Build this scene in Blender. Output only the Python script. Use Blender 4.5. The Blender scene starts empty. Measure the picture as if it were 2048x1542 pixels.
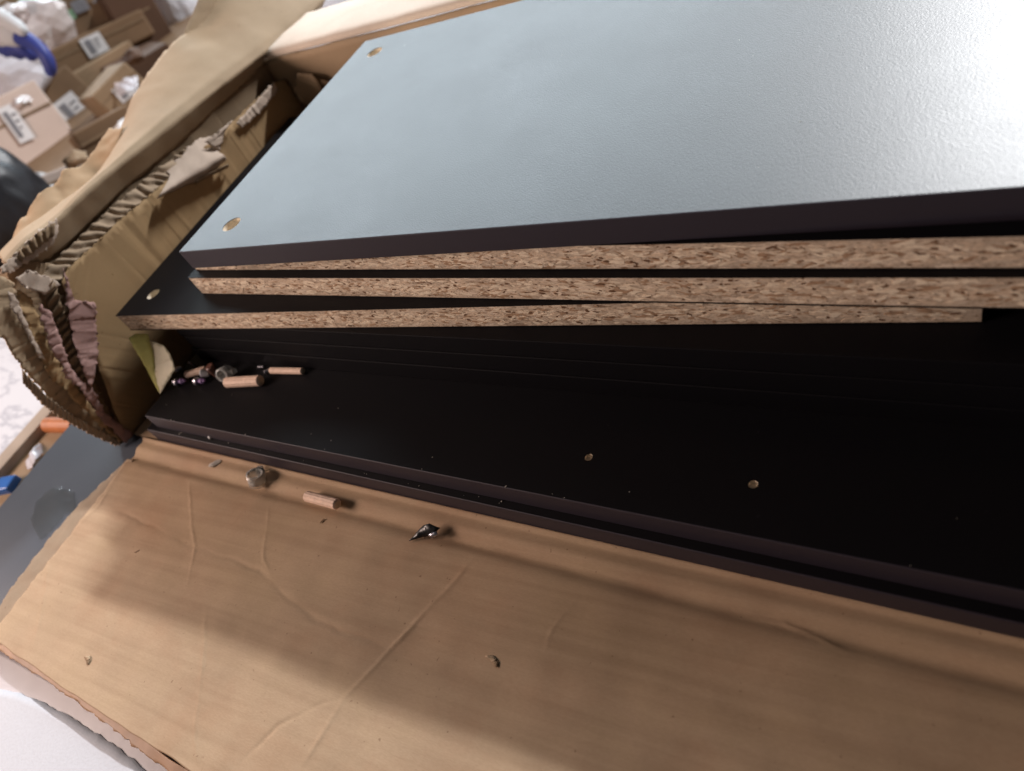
import bpy, bmesh, math, random
from mathutils import Vector, Matrix, noise as mnoise

S = bpy.context.scene
COL = S.collection
random.seed(7)

# ------------------------------------------------------------------ camera
# metres; x along the carton, y away from the viewer, z up, z=0 = floor of the carton
F, CX, CY, CZ = 1520.0, 1024.0, 771.0, 0.368
AX = Vector((0.84364387, 0.05272774, -0.53430778))    # world x,y,z in (right, down, forward)
AY = Vector((0.37647033, -0.76762419, 0.51867445))
AZ = Vector((-0.38279905, -0.63872755, -0.66745187))
cam = bpy.data.objects.new('camera', bpy.data.cameras.new('camera'))
COL.objects.link(cam)
cam.matrix_world = Matrix(((AX[0], -AX[1], -AX[2], 0), (AY[0], -AY[1], -AY[2], 0),
                           (AZ[0], -AZ[1], -AZ[2], CZ), (0, 0, 0, 1)))
cam.data.sensor_width = 36
cam.data.lens = F / 2048 * 36
cam.data.clip_start = 0.01
cam.data.clip_end = 50
cam.data.dof.use_dof = True
cam.data.dof.focus_distance = 0.47
cam.data.dof.aperture_fstop = 6.3
S.camera = cam

# ------------------------------------------------------------------ light
W = bpy.data.worlds.new('World')
S.world = W
W.use_nodes = True
bg = W.node_tree.nodes['Background']
bg.inputs[0].default_value = (0.93, 0.97, 1.0, 1)
bg.inputs[1].default_value = 0.035


def area(name, loc, target, sx, sy, power, col):
    d = bpy.data.lights.new(name, 'AREA')
    d.shape = 'RECTANGLE'
    d.size, d.size_y, d.energy, d.color = sx, sy, power, col
    o = bpy.data.objects.new(name, d)
    COL.objects.link(o)
    o.location = loc
    o.rotation_euler = (Vector(target) - Vector(loc)).to_track_quat('-Z', 'Y').to_euler()
    return o


area('ceiling_tube', (0.30, 3.05, 1.95), (-0.4, 0.2, 0), 0.6, 0.05, 145, (0.97, 0.98, 1.0))
area('side_window', (-3.3, 3.9, 2.2), (-0.4, 0.3, 0.1), 5.4, 1.3, 228, (0.80, 0.92, 1.0))
area('side_fill', (-1.5, -0.35, 0.70), (-0.6, 0.2, 0), 0.6, 0.4, 19, (1.0, 0.77, 0.67))  # added warm fill from the front left, no known lamp there

S.view_settings.view_transform = 'Standard'
S.view_settings.look = 'None'
S.view_settings.exposure = 0
S.view_settings.gamma = 1
S.view_settings.use_curve_mapping = False


# ------------------------------------------------------------------ pixel helpers
def ray(u, v):
    c = Vector(((u - CX) / F, (v - CY) / F, 1))
    return Vector((c.dot(AX), c.dot(AY), c.dot(AZ)))


def pz(u, v, z):
    r = ray(u, v)
    return r * ((z - CZ) / r.z) + Vector((0, 0, CZ))


def px(u, v, x):
    r = ray(u, v)
    return r * (x / r.x) + Vector((0, 0, CZ))


def py(u, v, y):
    r = ray(u, v)
    return r * (y / r.y) + Vector((0, 0, CZ))


def pt(u, v, t):
    return ray(u, v) * t + Vector((0, 0, CZ))


# ------------------------------------------------------------------ materials
def mat(name, base, rough=0.6, spec=0.5):
    m = bpy.data.materials.new(name)
    m.use_nodes = True
    nt = m.node_tree
    b = nt.nodes['Principled BSDF']
    b.inputs['Base Color'].default_value = (*base, 1)
    b.inputs['Roughness'].default_value = rough
    b.inputs['Specular IOR Level'].default_value = spec
    return m, nt, b


def N(nt, t, **kw):
    n = nt.nodes.new(t)
    for k, v in kw.items():
        if k in n.inputs:
            n.inputs[k].default_value = v
        else:
            setattr(n, k, v)
    return n


def coords(nt, scale=(1, 1, 1), rot=(0, 0, 0)):
    tc = N(nt, 'ShaderNodeTexCoord')
    mp = N(nt, 'ShaderNodeMapping')
    mp.inputs['Scale'].default_value = scale
    mp.inputs['Rotation'].default_value = rot
    oi = N(nt, 'ShaderNodeObjectInfo')      # shift the pattern from object to object
    sh_ = N(nt, 'ShaderNodeVectorMath', operation='MULTIPLY_ADD')
    nt.links.new(oi.outputs['Random'], sh_.inputs[0])
    sh_.inputs[1].default_value = (3.7, 2.3, 1.9)
    nt.links.new(tc.outputs['Object'], sh_.inputs[2])
    nt.links.new(sh_.outputs[0], mp.inputs[0])
    return mp.outputs[0]


def ramp(nt, src, stops):
    r = N(nt, 'ShaderNodeValToRGB')
    el = r.color_ramp.elements
    while len(el) < len(stops):
        el.new(0.5)
    for e, (p, c) in zip(el, stops):
        e.position = p
        e.color = (*c, 1)
    nt.links.new(src, r.inputs[0])
    return r.outputs[0]


def mix(nt, fac, a, b, mode='MIX'):
    m = N(nt, 'ShaderNodeMix', data_type='RGBA', blend_type=mode)
    for s, v in ((0, fac), (6, a), (7, b)):
        if hasattr(v, 'links'):
            nt.links.new(v, m.inputs[s])
        elif s == 0:
            m.inputs[0].default_value = v
        else:
            m.inputs[s].default_value = (*v, 1)
    return m.outputs[2]


def bump(nt, b, h, strength, dist):
    n = N(nt, 'ShaderNodeBump')
    n.inputs['Strength'].default_value = strength
    n.inputs['Distance'].default_value = dist
    nt.links.new(h, n.inputs['Height'])
    if b.inputs['Normal'].links:
        nt.links.new(b.inputs['Normal'].links[0].from_socket, n.inputs['Normal'])
    nt.links.new(n.outputs[0], b.inputs['Normal'])


def noise(nt, vec, scale, detail=4, rough=0.55):
    n = N(nt, 'ShaderNodeTexNoise')
    n.inputs['Scale'].default_value = scale
    n.inputs['Detail'].default_value = detail
    n.inputs['Roughness'].default_value = rough
    if vec is not None:
        nt.links.new(vec, n.inputs['Vector'])
    return n.outputs[0]


def melamine(name, base, rough, spec, grain=1.0):
    m, nt, b = mat(name, base, rough, spec)
    v = coords(nt)
    n1 = noise(nt, coords(nt, (850, 1400, 1000), (0, 0, 0.7)), 1, 2)
    n2 = noise(nt, v, 14, 6, 0.65)
    bump(nt, b, n1, 0.16 * grain, 0.0006)
    r = ramp(nt, n2, [(0.3, (rough - .022,) * 3), (0.7, (rough + .022,) * 3)])
    nt.links.new(r, b.inputs['Roughness'])
    sp = noise(nt, v, 240, 2)
    c = ramp(nt, sp, [(0.0, base), (0.74, base), (0.80, tuple(min(1, x * 1.6 + .004) for x in base))])
    nt.links.new(c, b.inputs['Base Color'])
    return m


M = {}
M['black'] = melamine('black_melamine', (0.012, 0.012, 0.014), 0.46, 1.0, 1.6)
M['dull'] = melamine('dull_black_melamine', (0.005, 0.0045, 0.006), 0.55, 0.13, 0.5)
M['band'] = melamine('edge_band', (0.030, 0.024, 0.035), 0.5, 0.4, 0.4)
M['slate'] = melamine('slate_melamine', (0.050, 0.062, 0.082), 0.42, 0.8, 0.4)


def chipboard():
    m, nt, b = mat('chipboard', (0.4, 0.27, 0.19), 0.85, 0.2)
    v = coords(nt, (150, 150, 470))
    w = N(nt, 'ShaderNodeTexNoise')
    w.inputs['Scale'].default_value = 1.4
    nt.links.new(v, w.inputs['Vector'])
    vv = N(nt, 'ShaderNodeVectorMath', operation='MULTIPLY_ADD')
    nt.links.new(w.outputs['Color'], vv.inputs[0])
    vv.inputs[1].default_value = (1.1, 1.1, 1.0)
    nt.links.new(v, vv.inputs[2])
    vo = N(nt, 'ShaderNodeTexVoronoi')
    vo.inputs['Scale'].default_value = 1.0
    vo.inputs['Randomness'].default_value = 1.0
    nt.links.new(vv.outputs[0], vo.inputs['Vector'])
    sep = N(nt, 'ShaderNodeSeparateColor')
    nt.links.new(vo.outputs['Color'], sep.inputs[0])
    c1 = ramp(nt, sep.outputs[0], [(0.0, (0.30, 0.19, 0.12)), (0.07, (0.54, 0.43, 0.33)),
                                  (0.60, (0.66, 0.54, 0.42)), (0.85, (0.72, 0.60, 0.47)), (1.0, (0.88, 0.74, 0.60))])
    fine = noise(nt, coords(nt, (700, 700, 1100)), 1.0, 3)
    c2 = ramp(nt, fine, [(0.30, (0.58, 0.50, 0.44)), (0.52, (1, 1, 1)), (0.75, (1.15, 1.12, 1.08))])
    c3 = mix(nt, 0.75, c1, c2, 'MULTIPLY')
    pit = noise(nt, coords(nt, (330, 330, 620)), 1.0, 2)
    c3 = mix(nt, 1.0, c3, ramp(nt, pit, [(0.29, (0.34, 0.23, 0.16)), (0.385, (1, 1, 1))]), 'MULTIPLY')
    flake = noise(nt, coords(nt, (120, 120, 620)), 1.0, 1)
    c3 = mix(nt, ramp(nt, flake, [(0.62, (0, 0, 0)), (0.66, (.7, .7, .7))]), c3, (0.88, 0.73, 0.58))
    big = noise(nt, coords(nt), 34, 3)
    c4 = ramp(nt, big, [(0.35, (0.86, 0.84, 0.82)), (0.65, (1.06, 1.04, 1.02))])
    nt.links.new(mix(nt, 1.0, c3, c4, 'MULTIPLY'), b.inputs['Base Color'])
    bump(nt, b, sep.outputs[0], 0.5, 0.0005)
    bump(nt, b, fine, 0.5, 0.0004)
    return m


M['chip'] = chipboard()


def kraft(name, base, flute=None, spec=0.18, stain=1.0, speck=True):
    m, nt, b = mat(name, base, 0.72, spec)
    v = coords(nt)
    big = noise(nt, v, 7, 5, 0.6)
    mid = noise(nt, coords(nt, (28, 42, 42)), 1, 4)
    fib = noise(nt, coords(nt, (420, 1300, 1300)), 1, 3)
    d = tuple(x * (1 - .20 * stain) for x in base)
    e = tuple(min(1, x * (1 + .10 * stain)) for x in base)
    c = ramp(nt, big, [(0.28, d), (0.5, base), (0.72, e)])
    c = mix(nt, 0.22, c, ramp(nt, mid, [(0.3, (0.86, 0.84, 0.82)), (0.7, (1.07, 1.06, 1.05))]), 'MULTIPLY')
    c = mix(nt, 0.5, c, ramp(nt, fib, [(0.3, (0.86, 0.84, 0.80)), (0.7, (1.05, 1.05, 1.05))]), 'MULTIPLY')
    if speck:
        sp = noise(nt, v, 300, 1)
        c = mix(nt, 0.5, c, ramp(nt, sp, [(0.20, (0.35, 0.25, 0.2)), (0.25, (1, 1, 1))]), 'MULTIPLY')
    nt.links.new(c, b.inputs['Base Color'])
    bump(nt, b, fib, 0.25, 0.0003)
    bump(nt, b, mid, 0.10, 0.0010)
    if flute is not None:
        wv = N(nt, 'ShaderNodeTexWave')
        wv.bands_direction = flute[0]
        wv.inputs['Scale'].default_value = flute[1]
        wv.inputs['Distortion'].default_value = 0.3
        wv.inputs['Detail'].default_value = 1
        wv.inputs['Detail Scale'].default_value = 0.5
        nt.links.new(v, wv.inputs['Vector'])
        bump(nt, b, wv.outputs[0], 0.035, 0.0005)
        streak = noise(nt, coords(nt, (5, 160, 160), (0, 0, 0.049)), 1, 3)
        c = mix(nt, 0.55, c, ramp(nt, streak, [(0.32, (0.84, 0.81, 0.78)), (0.6, (1.04, 1.04, 1.04))]), 'MULTIPLY')
        blot = noise(nt, coords(nt, (13, 17, 17)), 1, 5, 0.65)
        c = mix(nt, 0.6, c, ramp(nt, blot, [(0.30, (0.90, 0.80, 0.76)), (0.5, (1, 1, 1)), (0.7, (1.03, 1.05, 1.0))]), 'MULTIPLY')
        nt.links.new(c, b.inputs['Base Color'])
    return m


M['kraft'] = kraft('kraft_board', (0.45, 0.32, 0.21), ('Y', 45))
M['kraft_in'] = kraft('kraft_inner_liner', (0.40, 0.265, 0.14), None, 0.15)
M['kraft_lit'] = kraft('kraft_outer_liner', (0.44, 0.325, 0.215), None, 0.15, 0.8)
M['kraft_backlit'] = kraft('backlit_kraft_ply', (0.45, 0.31, 0.19), None, 0.12, 0.8)  # warm light through the thin ply put into the colour
M['overlit_liner'] = kraft('overlit_liner', (0.78, 0.68, 0.58), None, 0.12, 0.5)  # strong light on the back flap put into a pale colour
M['kraft_dark'] = kraft('kraft_shaded_medium', (0.27, 0.19, 0.12), None, 0.1, 1.2)  # dark kraft: medium tone, with shade of the torn end put into it
M['rim'] = kraft('torn_edge', (0.36, 0.27, 0.19), None, 0.1, 1.3)
M['pale_ply'] = kraft('pale_torn_ply', (0.55, 0.44, 0.36), None, 0.1, 1.3)
M['pink_ply'] = kraft('pink_liner', (0.40, 0.245, 0.22), None, 0.12, 0.8)
M['carton'] = kraft('carton_brown', (0.21, 0.135, 0.08), None, 0.2, 1.0, False)
M['carton2'] = kraft('carton_tan', (0.30, 0.21, 0.13), None, 0.2, 1.0, False)
M['carton3'] = kraft('carton_pale', (0.60, 0.49, 0.43), None, 0.2, 0.6, False)
M['carton4'] = kraft('carton_shaded', (0.11, 0.062, 0.04), None, 0.2, 1.0, False)  # shade among the parcels put into a darker carton colour


def plain(name, base, rough, spec=0.5, var=0.12, sc=60, trans=0, bmp=0.2):
    m, nt, b = mat(name, base, rough, spec)
    n = noise(nt, coords(nt), sc, 3)
    c = ramp(nt, n, [(0.3, tuple(x * (1 - var) for x in base)), (0.7, tuple(min(1, x * (1 + var)) for x in base))])
    nt.links.new(c, b.inputs['Base Color'])
    b.inputs['Transmission Weight'].default_value = trans
    bump(nt, b, n, bmp, 0.001)
    return m


M['dowel'] = plain('beech_dowel', (0.82, 0.60, 0.47), 0.6, 0.3, 0.12, 300)
M['dowel_end'] = plain('beech_end_grain', (0.72, 0.55, 0.38), 0.7, 0.3, 0.1, 500)
M['brown_plastic'] = plain('brown_plastic', (0.16, 0.07, 0.05), 0.45, 0.5)
M['clear'] = plain('clear_plastic', (0.92, 0.94, 0.92), 0.12, 0.7, 0.03, 200, 0.7)
M['steel'] = plain('zinc_steel', (0.62, 0.60, 0.66), 0.3, 0.5)
M['steel'].node_tree.nodes['Principled BSDF'].inputs['Metallic'].default_value = 1
M['purple_lit'] = plain('purple_lit_metal', (0.42, 0.26, 0.55), 0.35, 0.6)  # purple light on the plain screws put into their colour
M['yellow'] = plain('yellow_tape', (0.78, 0.74, 0.24), 0.45, 0.45)
M['cream'] = plain('cream_tape_back', (0.85, 0.78, 0.56), 0.5, 0.4)
M['label'] = plain('label_paper', (0.72, 0.72, 0.73), 0.6, 0.3, 0.04)
M['print'] = plain('label_print', (0.22, 0.22, 0.24), 0.7, 0.2, 0.3, 900)
M['green'] = plain('green_print', (0.22, 0.36, 0.24), 0.7, 0.2)
M['foam'] = plain('white_foam', (0.56, 0.57, 0.61), 0.7, 0.3, 0.03, 500)
M['film'] = plain('cloudy_film', (0.46, 0.44, 0.47), 0.35, 0.4, 0.05, 40, 0.1)
M['bag'] = plain('white_film', (0.82, 0.82, 0.88), 0.25, 0.6, 0.05, 60, 0.25)
M['rosefilm'] = plain('clear_wrap', (0.78, 0.70, 0.68), 0.22, 0.6, 0.08, 60, 0.30)
M['blackbag'] = plain('black_film', (0.012, 0.013, 0.017), 0.42, 0.5, 0.2, 20)
M['glove'] = plain('grey_white_knit', (0.60, 0.61, 0.62), 0.85, 0.2, 0.06, 700)
M['rubber'] = plain('blue_rubber', (0.035, 0.05, 0.24), 0.5, 0.4, 0.15, 300)
M['sleeve'] = plain('grey_sleeve', (0.45, 0.46, 0.48), 0.9, 0.2, 0.08, 400)
M['orange'] = plain('orange_plastic', (0.48, 0.16, 0.05), 0.5, 0.5)
M['blue'] = plain('blue_plastic', (0.02, 0.12, 0.42), 0.4, 0.5)
M['strip'] = kraft('wood_strip', (0.36, 0.29, 0.23), None, 0.3)
M['browntape'] = plain('brown_parcel_tape', (0.44, 0.27, 0.16), 0.5, 0.35, 0.25, 40)
M['dust'] = plain('pale_dust', (0.65, 0.60, 0.54), 0.9, 0.1)
M['blackchip'] = plain('black_chip', (0.01, 0.01, 0.011), 0.35, 0.5)
M['smear'] = SM = plain('clear_tape', (0.60, 0.64, 0.62), 0.12, 0.6, 0.2, 60, 0.92)


SM.node_tree.nodes['Principled BSDF'].inputs['Alpha'].default_value = 0.4


def marble():
    m, nt, b = mat('white_marble_tile', (0.78, 0.78, 0.8), 0.25, 0.5)
    v = coords(nt, (3, 9, 1), (0, 0, 0.9))
    n = noise(nt, v, 2.2, 8, 0.62)
    c = ramp(nt, n, [(0.0, (0.60, 0.60, 0.63)), (0.46, (0.58, 0.58, 0.61)), (0.50, (0.42, 0.42, 0.46)),
                     (0.54, (0.58, 0.58, 0.61)), (1, (0.64, 0.64, 0.66))])
    nt.links.new(c, b.inputs['Base Color'])
    return m


M['marble'] = marble()
M['flake_pale'] = plain('pale_wood_flake', (0.86, 0.72, 0.55), 0.8, 0.2, 0.12, 400)
M['flake_tan'] = plain('tan_wood_flake', (0.68, 0.53, 0.39), 0.85, 0.2, 0.15, 400)
M['flake_brown'] = plain('brown_wood_flake', (0.42, 0.27, 0.17), 0.85, 0.2, 0.2, 400)
M['flake_dark'] = plain('dark_wood_pit', (0.17, 0.095, 0.055), 0.9, 0.1, 0.2, 400)
M['rawchip'] = plain('raw_chip_in_hole', (0.80, 0.70, 0.56), 0.9, 0.2, 0.25, 600)


# ------------------------------------------------------------------ object helpers
def link(name, verts, faces, mats, parent=None, smooth=False, fm=None):
    me = bpy.data.meshes.new(name)
    me.from_pydata([tuple(v) for v in verts], [], faces)
    for k in ([mats] if isinstance(mats, str) else mats):
        me.materials.append(M[k])
    if fm:
        for p, i in zip(me.polygons, fm):
            p.material_index = i
    if smooth:
        me.polygons.foreach_set('use_smooth', [True] * len(me.polygons))
    me.update()
    o = bpy.data.objects.new(name, me)
    COL.objects.link(o)
    if parent is not None:
        o.parent = parent
    return o


def frombm(name, bm, mats, parent=None, smooth=False):
    me = bpy.data.meshes.new(name)
    bmesh.ops.recalc_face_normals(bm, faces=bm.faces)
    bm.to_mesh(me)
    bm.free()
    for k in ([mats] if isinstance(mats, str) else mats):
        me.materials.append(M[k])
    if smooth:
        me.polygons.foreach_set('use_smooth', [True] * len(me.polygons))
    o = bpy.data.objects.new(name, me)
    COL.objects.link(o)
    if parent is not None:
        o.parent = parent
    return o


def tag(o, label=None, cat=None, group=None, kind=None):
    for k, v in (('label', label), ('category', cat), ('group', group), ('kind', kind)):
        if v:
            o[k] = v
    return o


def thing(name, loc, label, cat, rz=0, group=None, rot=None):
    o = bpy.data.objects.new(name, None)
    o.empty_display_size = 0.02
    COL.objects.link(o)
    o.location = loc
    o.rotation_euler = rot if rot else (0, 0, rz)
    return tag(o, label, cat, group)


def solid(o, t, offset=0, rim=None):
    md = o.modifiers.new('thick', 'SOLIDIFY')
    md.thickness = t
    md.offset = offset
    if rim is not None:
        md.material_offset_rim = rim
    return o


def bevel(o, w=0.0005, seg=2):
    md = o.modifiers.new('bev', 'BEVEL')
    md.width = w
    md.segments = seg
    md.limit_method = 'ANGLE'
    md.angle_limit = math.radians(35)
    return o


def boxbm(x0, x1, y0, y1, z0, z1, holes=(), hdepth=0, hmat=0, seg=28, bm=None):
    """slab; holes (x, y, r) are cut from the top to depth hdepth (through when deeper than the slab)"""
    bm = bm or bmesh.new()
    V = [bm.verts.new(p) for p in ((x0, y0, z0), (x1, y0, z0), (x1, y1, z0), (x0, y1, z0),
                                   (x0, y0, z1), (x1, y0, z1), (x1, y1, z1), (x0, y1, z1))]
    for q in ((0, 1, 5, 4), (1, 2, 6, 5), (2, 3, 7, 6), (3, 0, 4, 7)):
        bm.faces.new([V[i] for i in q])
    thru = hdepth >= z1 - z0 - 1e-6

    def cap(loop, rings):
        es = [bm.edges.get((a, b)) or bm.edges.new((a, b)) for a, b in zip(loop, loop[1:] + loop[:1])]
        for r in rings:
            es += [bm.edges.get((a, b)) or bm.edges.new((a, b)) for a, b in zip(r, r[1:] + r[:1])]
        bmesh.ops.triangle_fill(bm, use_beauty=True, use_dissolve=False, edges=es)
    tops, bots = [], []
    for (hx, hy, hr) in holes:
        t = [bm.verts.new((hx + hr * math.cos(a), hy + hr * math.sin(a), z1)) for a in
             [2 * math.pi * i / seg for i in range(seg)]]
        zb = z0 if thru else z1 - hdepth
        bt = [bm.verts.new((v.co.x, v.co.y, zb)) for v in t]
        for i in range(seg):
            f = bm.faces.new((t[i], t[(i + 1) % seg], bt[(i + 1) % seg], bt[i]))
            f.material_index = hmat
        if not thru:
            bm.faces.new(bt).material_index = hmat
        tops.append(t)
        bots.append(bt)
    if holes:
        cap(V[4:], tops)
        if thru:
            cap(V[:4], bots)
        else:
            bm.faces.new(V[:4])
    else:
        bm.faces.new(V[:4])
        bm.faces.new(V[4:])
    return bm


def panel(name, label, corner, end, length, depth, th, face='black', front='chip', left='chip', holes=(), hd=0.012, group=None):
    """flat-pack board: core, two laminate faces, optional edge bands; corner = front left bottom"""
    ang = math.atan2(end[1] - corner[1], end[0] - corner[0])
    t = thing(name, corner, label, 'panel', ang, group)
    lam = 0.0004
    core = frombm('core', boxbm(0.0006, length - 0.0006, 0.0006, depth, lam, th - lam, holes, hd, 1), ['chip', 'rawchip'], t)
    bevel(core, 0.0003, 1)
    frombm('top_laminate', boxbm(0.0002, length, 0.0002, depth, th - lam, th, holes, 1, 0), face, t)
    frombm('bottom_laminate', boxbm(0.0002, length, 0.0002, depth, 0, lam), face, t)
    if front != 'chip':
        bevel(frombm('front_edge_band', boxbm(0, length, -0.0006, 0.0006, 0, th), front, t), 0.0005)
    if left != 'chip':
        bevel(frombm('end_edge_band', boxbm(-0.0006, 0.0006, 0.0008, depth, 0, th), left, t), 0.0005)
    return t


def resample(pts, n):
    pts = [Vector(p) for p in pts]
    L = [0]
    for a, b in zip(pts, pts[1:]):
        L.append(L[-1] + (b - a).length)
    out = []
    for i in range(n):
        s = L[-1] * i / (n - 1)
        k = 0
        while k < len(L) - 2 and L[k + 1] < s:
            k += 1
        f = (s - L[k]) / max(1e-9, L[k + 1] - L[k])
        # Catmull-Rom between k and k+1
        p0, p1, p2, p3 = pts[max(0, k - 1)], pts[k], pts[k + 1], pts[min(len(pts) - 1, k + 2)]
        out.append(0.5 * ((2 * p1) + (p2 - p0) * f + (2 * p0 - 5 * p1 + 4 * p2 - p3) * f * f + (3 * p1 - p0 - 3 * p2 + p3) * f ** 3))
    return out


def bynoise(p, sc, seed=0):
    return mnoise.noise(Vector(p) * sc + Vector((seed * 7.3, seed * 3.1, seed * 1.7)))


def sheet(name, rows, nu, nv, mats, parent, thick, amp=0.001, sc=30, seed=1, tear=(0, 0, 0, 0), smooth=True, rim=None, ridged=0, offset=0, crisp=False):
    """rows of 3D points -> smooth sheet with wrinkles; tear = jitter of (first row, last row, first column, last column)"""
    R = [resample(r, nu) for r in rows]
    if crisp:    # straight between rows, folds stay sharp
        seg = max(2, nv // (len(R) - 1))
        nv = seg * (len(R) - 1) + 1
        grid = [[R[min(j // seg, len(R) - 2)][i].lerp(R[min(j // seg, len(R) - 2) + 1][i], (j - seg * min(j // seg, len(R) - 2)) / seg) for j in range(nv)] for i in range(nu)]
    else:
        grid = [resample([r[i] for r in R], nv) for i in range(nu)]   # grid[i][j]
    g2 = [[None] * nv for _ in range(nu)]
    for i in range(nu):
        for j in range(nv):
            p = grid[i][j]
            a = grid[min(nu - 1, i + 1)][j] - grid[max(0, i - 1)][j]
            b = grid[i][min(nv - 1, j + 1)] - grid[i][max(0, j - 1)]
            n = a.cross(b)
            if n.length > 0:
                n.normalize()
            d = amp * bynoise(p, sc, seed) + amp * 0.4 * bynoise(p, sc * 3, seed + 3)
            if ridged:
                d += ridged * (1 - 2 * abs(bynoise(p, sc * .8, seed + 9)))
            q = p + n * d
            for k, (c, dr) in enumerate(((j == 0, -b), (j == nv - 1, b), (i == 0, -a), (i == nu - 1, a))):
                if c and tear[k] and dr.length > 0:
                    q += dr.normalized() * tear[k] * (bynoise(p, 160, seed + 5) + .6 * bynoise(p, 480, seed + 6))
            g2[i][j] = q
    vs = [g2[i][j] for i in range(nu) for j in range(nv)]
    fs = [(i * nv + j, (i + 1) * nv + j, (i + 1) * nv + j + 1, i * nv + j + 1) for i in range(nu - 1) for j in range(nv - 1)]
    o = link(name, vs, fs, mats, parent, smooth)
    if thick:
        solid(o, thick, offset, rim)
    return o


def flutes(name, A, B, wl, amp, parent, m='kraft_dark', nv=5, sharp=False, jit=0.3, seed=3):
    """exposed corrugated medium between two edges, waves running from A to B"""
    ln = sum((Vector(b) - Vector(a)).length for a, b in zip(A, A[1:]))
    nu = max(8, int(ln / wl * 8))
    a, b = resample(A, nu), resample(B, nu)
    vs, fs = [], []
    for i in range(nu):
        for j in range(nv):
            f = j / (nv - 1)
            p = a[i].lerp(b[i], f)
            t = (a[min(nu - 1, i + 1)] - a[max(0, i - 1)])
            n = t.cross(b[i] - a[i]).normalized()
            ph = i / 8 * 2 * math.pi + bynoise(p, 70, seed) * 2.2 * jit * 3
            sn = math.sin(ph)
            p = p + n * amp * math.copysign(abs(sn) ** .6, sn) * (1 + jit * bynoise(p, 120, seed))
            if j in (0, nv - 1):
                p += (b[i] - a[i]).normalized() * 0.0022 * bynoise(p, 330, seed + 2)
            vs.append(p)
    fs = [(i * nv + j, (i + 1) * nv + j, (i + 1) * nv + j + 1, i * nv + j + 1) for i in range(nu - 1) for j in range(nv - 1)]
    return solid(link(name, vs, fs, m, parent, True), 0.0004)


def ply(name, pts, mats, parent, thick=0.0006, amp=0.0008, sc=60, seed=1, maxe=0.006, jag=0.0008):
    """torn piece of paper: outline of 3D points, filled, subdivided, crumpled"""
    out = []
    n = len(pts)
    for i in range(n):
        a, b = Vector(pts[i]), Vector(pts[(i + 1) % n])
        k = max(1, int((b - a).length / 0.0016))
        for j in range(k):
            p = a.lerp(b, j / k)
            if j:
                p += Vector((bynoise(p, 300, seed), bynoise(p, 300, seed + 1), bynoise(p, 300, seed + 2))) * jag * 1.6 + Vector((0, bynoise(p, 900, seed + 3), bynoise(p, 900, seed + 4))) * jag
            out.append(p)
    bm = bmesh.new()
    V = [bm.verts.new(p) for p in out]
    es = [bm.edges.new((a, b)) for a, b in zip(V, V[1:] + V[:1])]
    bmesh.ops.triangle_fill(bm, use_beauty=True, use_dissolve=False, edges=es)
    for _ in range(7):
        le = [e for e in bm.edges if e.calc_length() > maxe]
        if not le:
            break
        bmesh.ops.subdivide_edges(bm, edges=le, cuts=1, use_grid_fill=False)
        bmesh.ops.triangulate(bm, faces=bm.faces)
    bmesh.ops.recalc_face_normals(bm, faces=bm.faces)
    bm.normal_update()
    for v in bm.verts:
        p = v.co.copy()
        v.co += v.normal * .6 * (amp * bynoise(p, sc, seed) + amp * .6 * (1 - 2 * abs(bynoise(p, sc * .6, seed + 4))))
    o = frombm(name, bm, mats, parent, True)
    return solid(o, thick, 0)


def cyl(name, L, r, m, parent=None, seg=20, groove=0.0, cham=0.001, mats2=None, r2=None):
    """lathe along +x centred at origin, with chamfered ends and optional flutes"""
    r2 = r2 or r
    prof = [(-L / 2, (r - cham)), (-L / 2 + cham, r), (L / 2 - cham, r2), (L / 2, r2 - cham)]
    vs, fs, fm = [], [], []
    for (x, rr) in prof:
        for k in range(seg):
            a = 2 * math.pi * k / seg
            q = rr * (1 - groove * (k % 2))
            vs.append((x, q * math.cos(a), q * math.sin(a)))
    for i in range(3):
        for k in range(seg):
            fs.append((i * seg + k, i * seg + (k + 1) % seg, (i + 1) * seg + (k + 1) % seg, (i + 1) * seg + k))
            fm.append(0)
    fs.append(tuple(range(seg))[::-1])
    fs.append(tuple(range(3 * seg, 4 * seg)))
    e = 1 if mats2 else 0
    fm += [e, e]
    return link(name, vs, fs, [m] + ([mats2] if mats2 else []), parent, False, fm)


# ------------------------------------------------------------------ ground
FLOOR = -0.0215
vs = [(-9, -1, FLOOR), (2, -1, FLOOR), (2, 8, FLOOR), (-9, 8, FLOOR)]
tag(link('floor', vs, [(0, 1, 2, 3)], 'marble'), kind='structure', label='white veined marble tile floor')

# ------------------------------------------------------------------ the boards in the carton
GB = 'black boards stacked in the carton'


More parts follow.
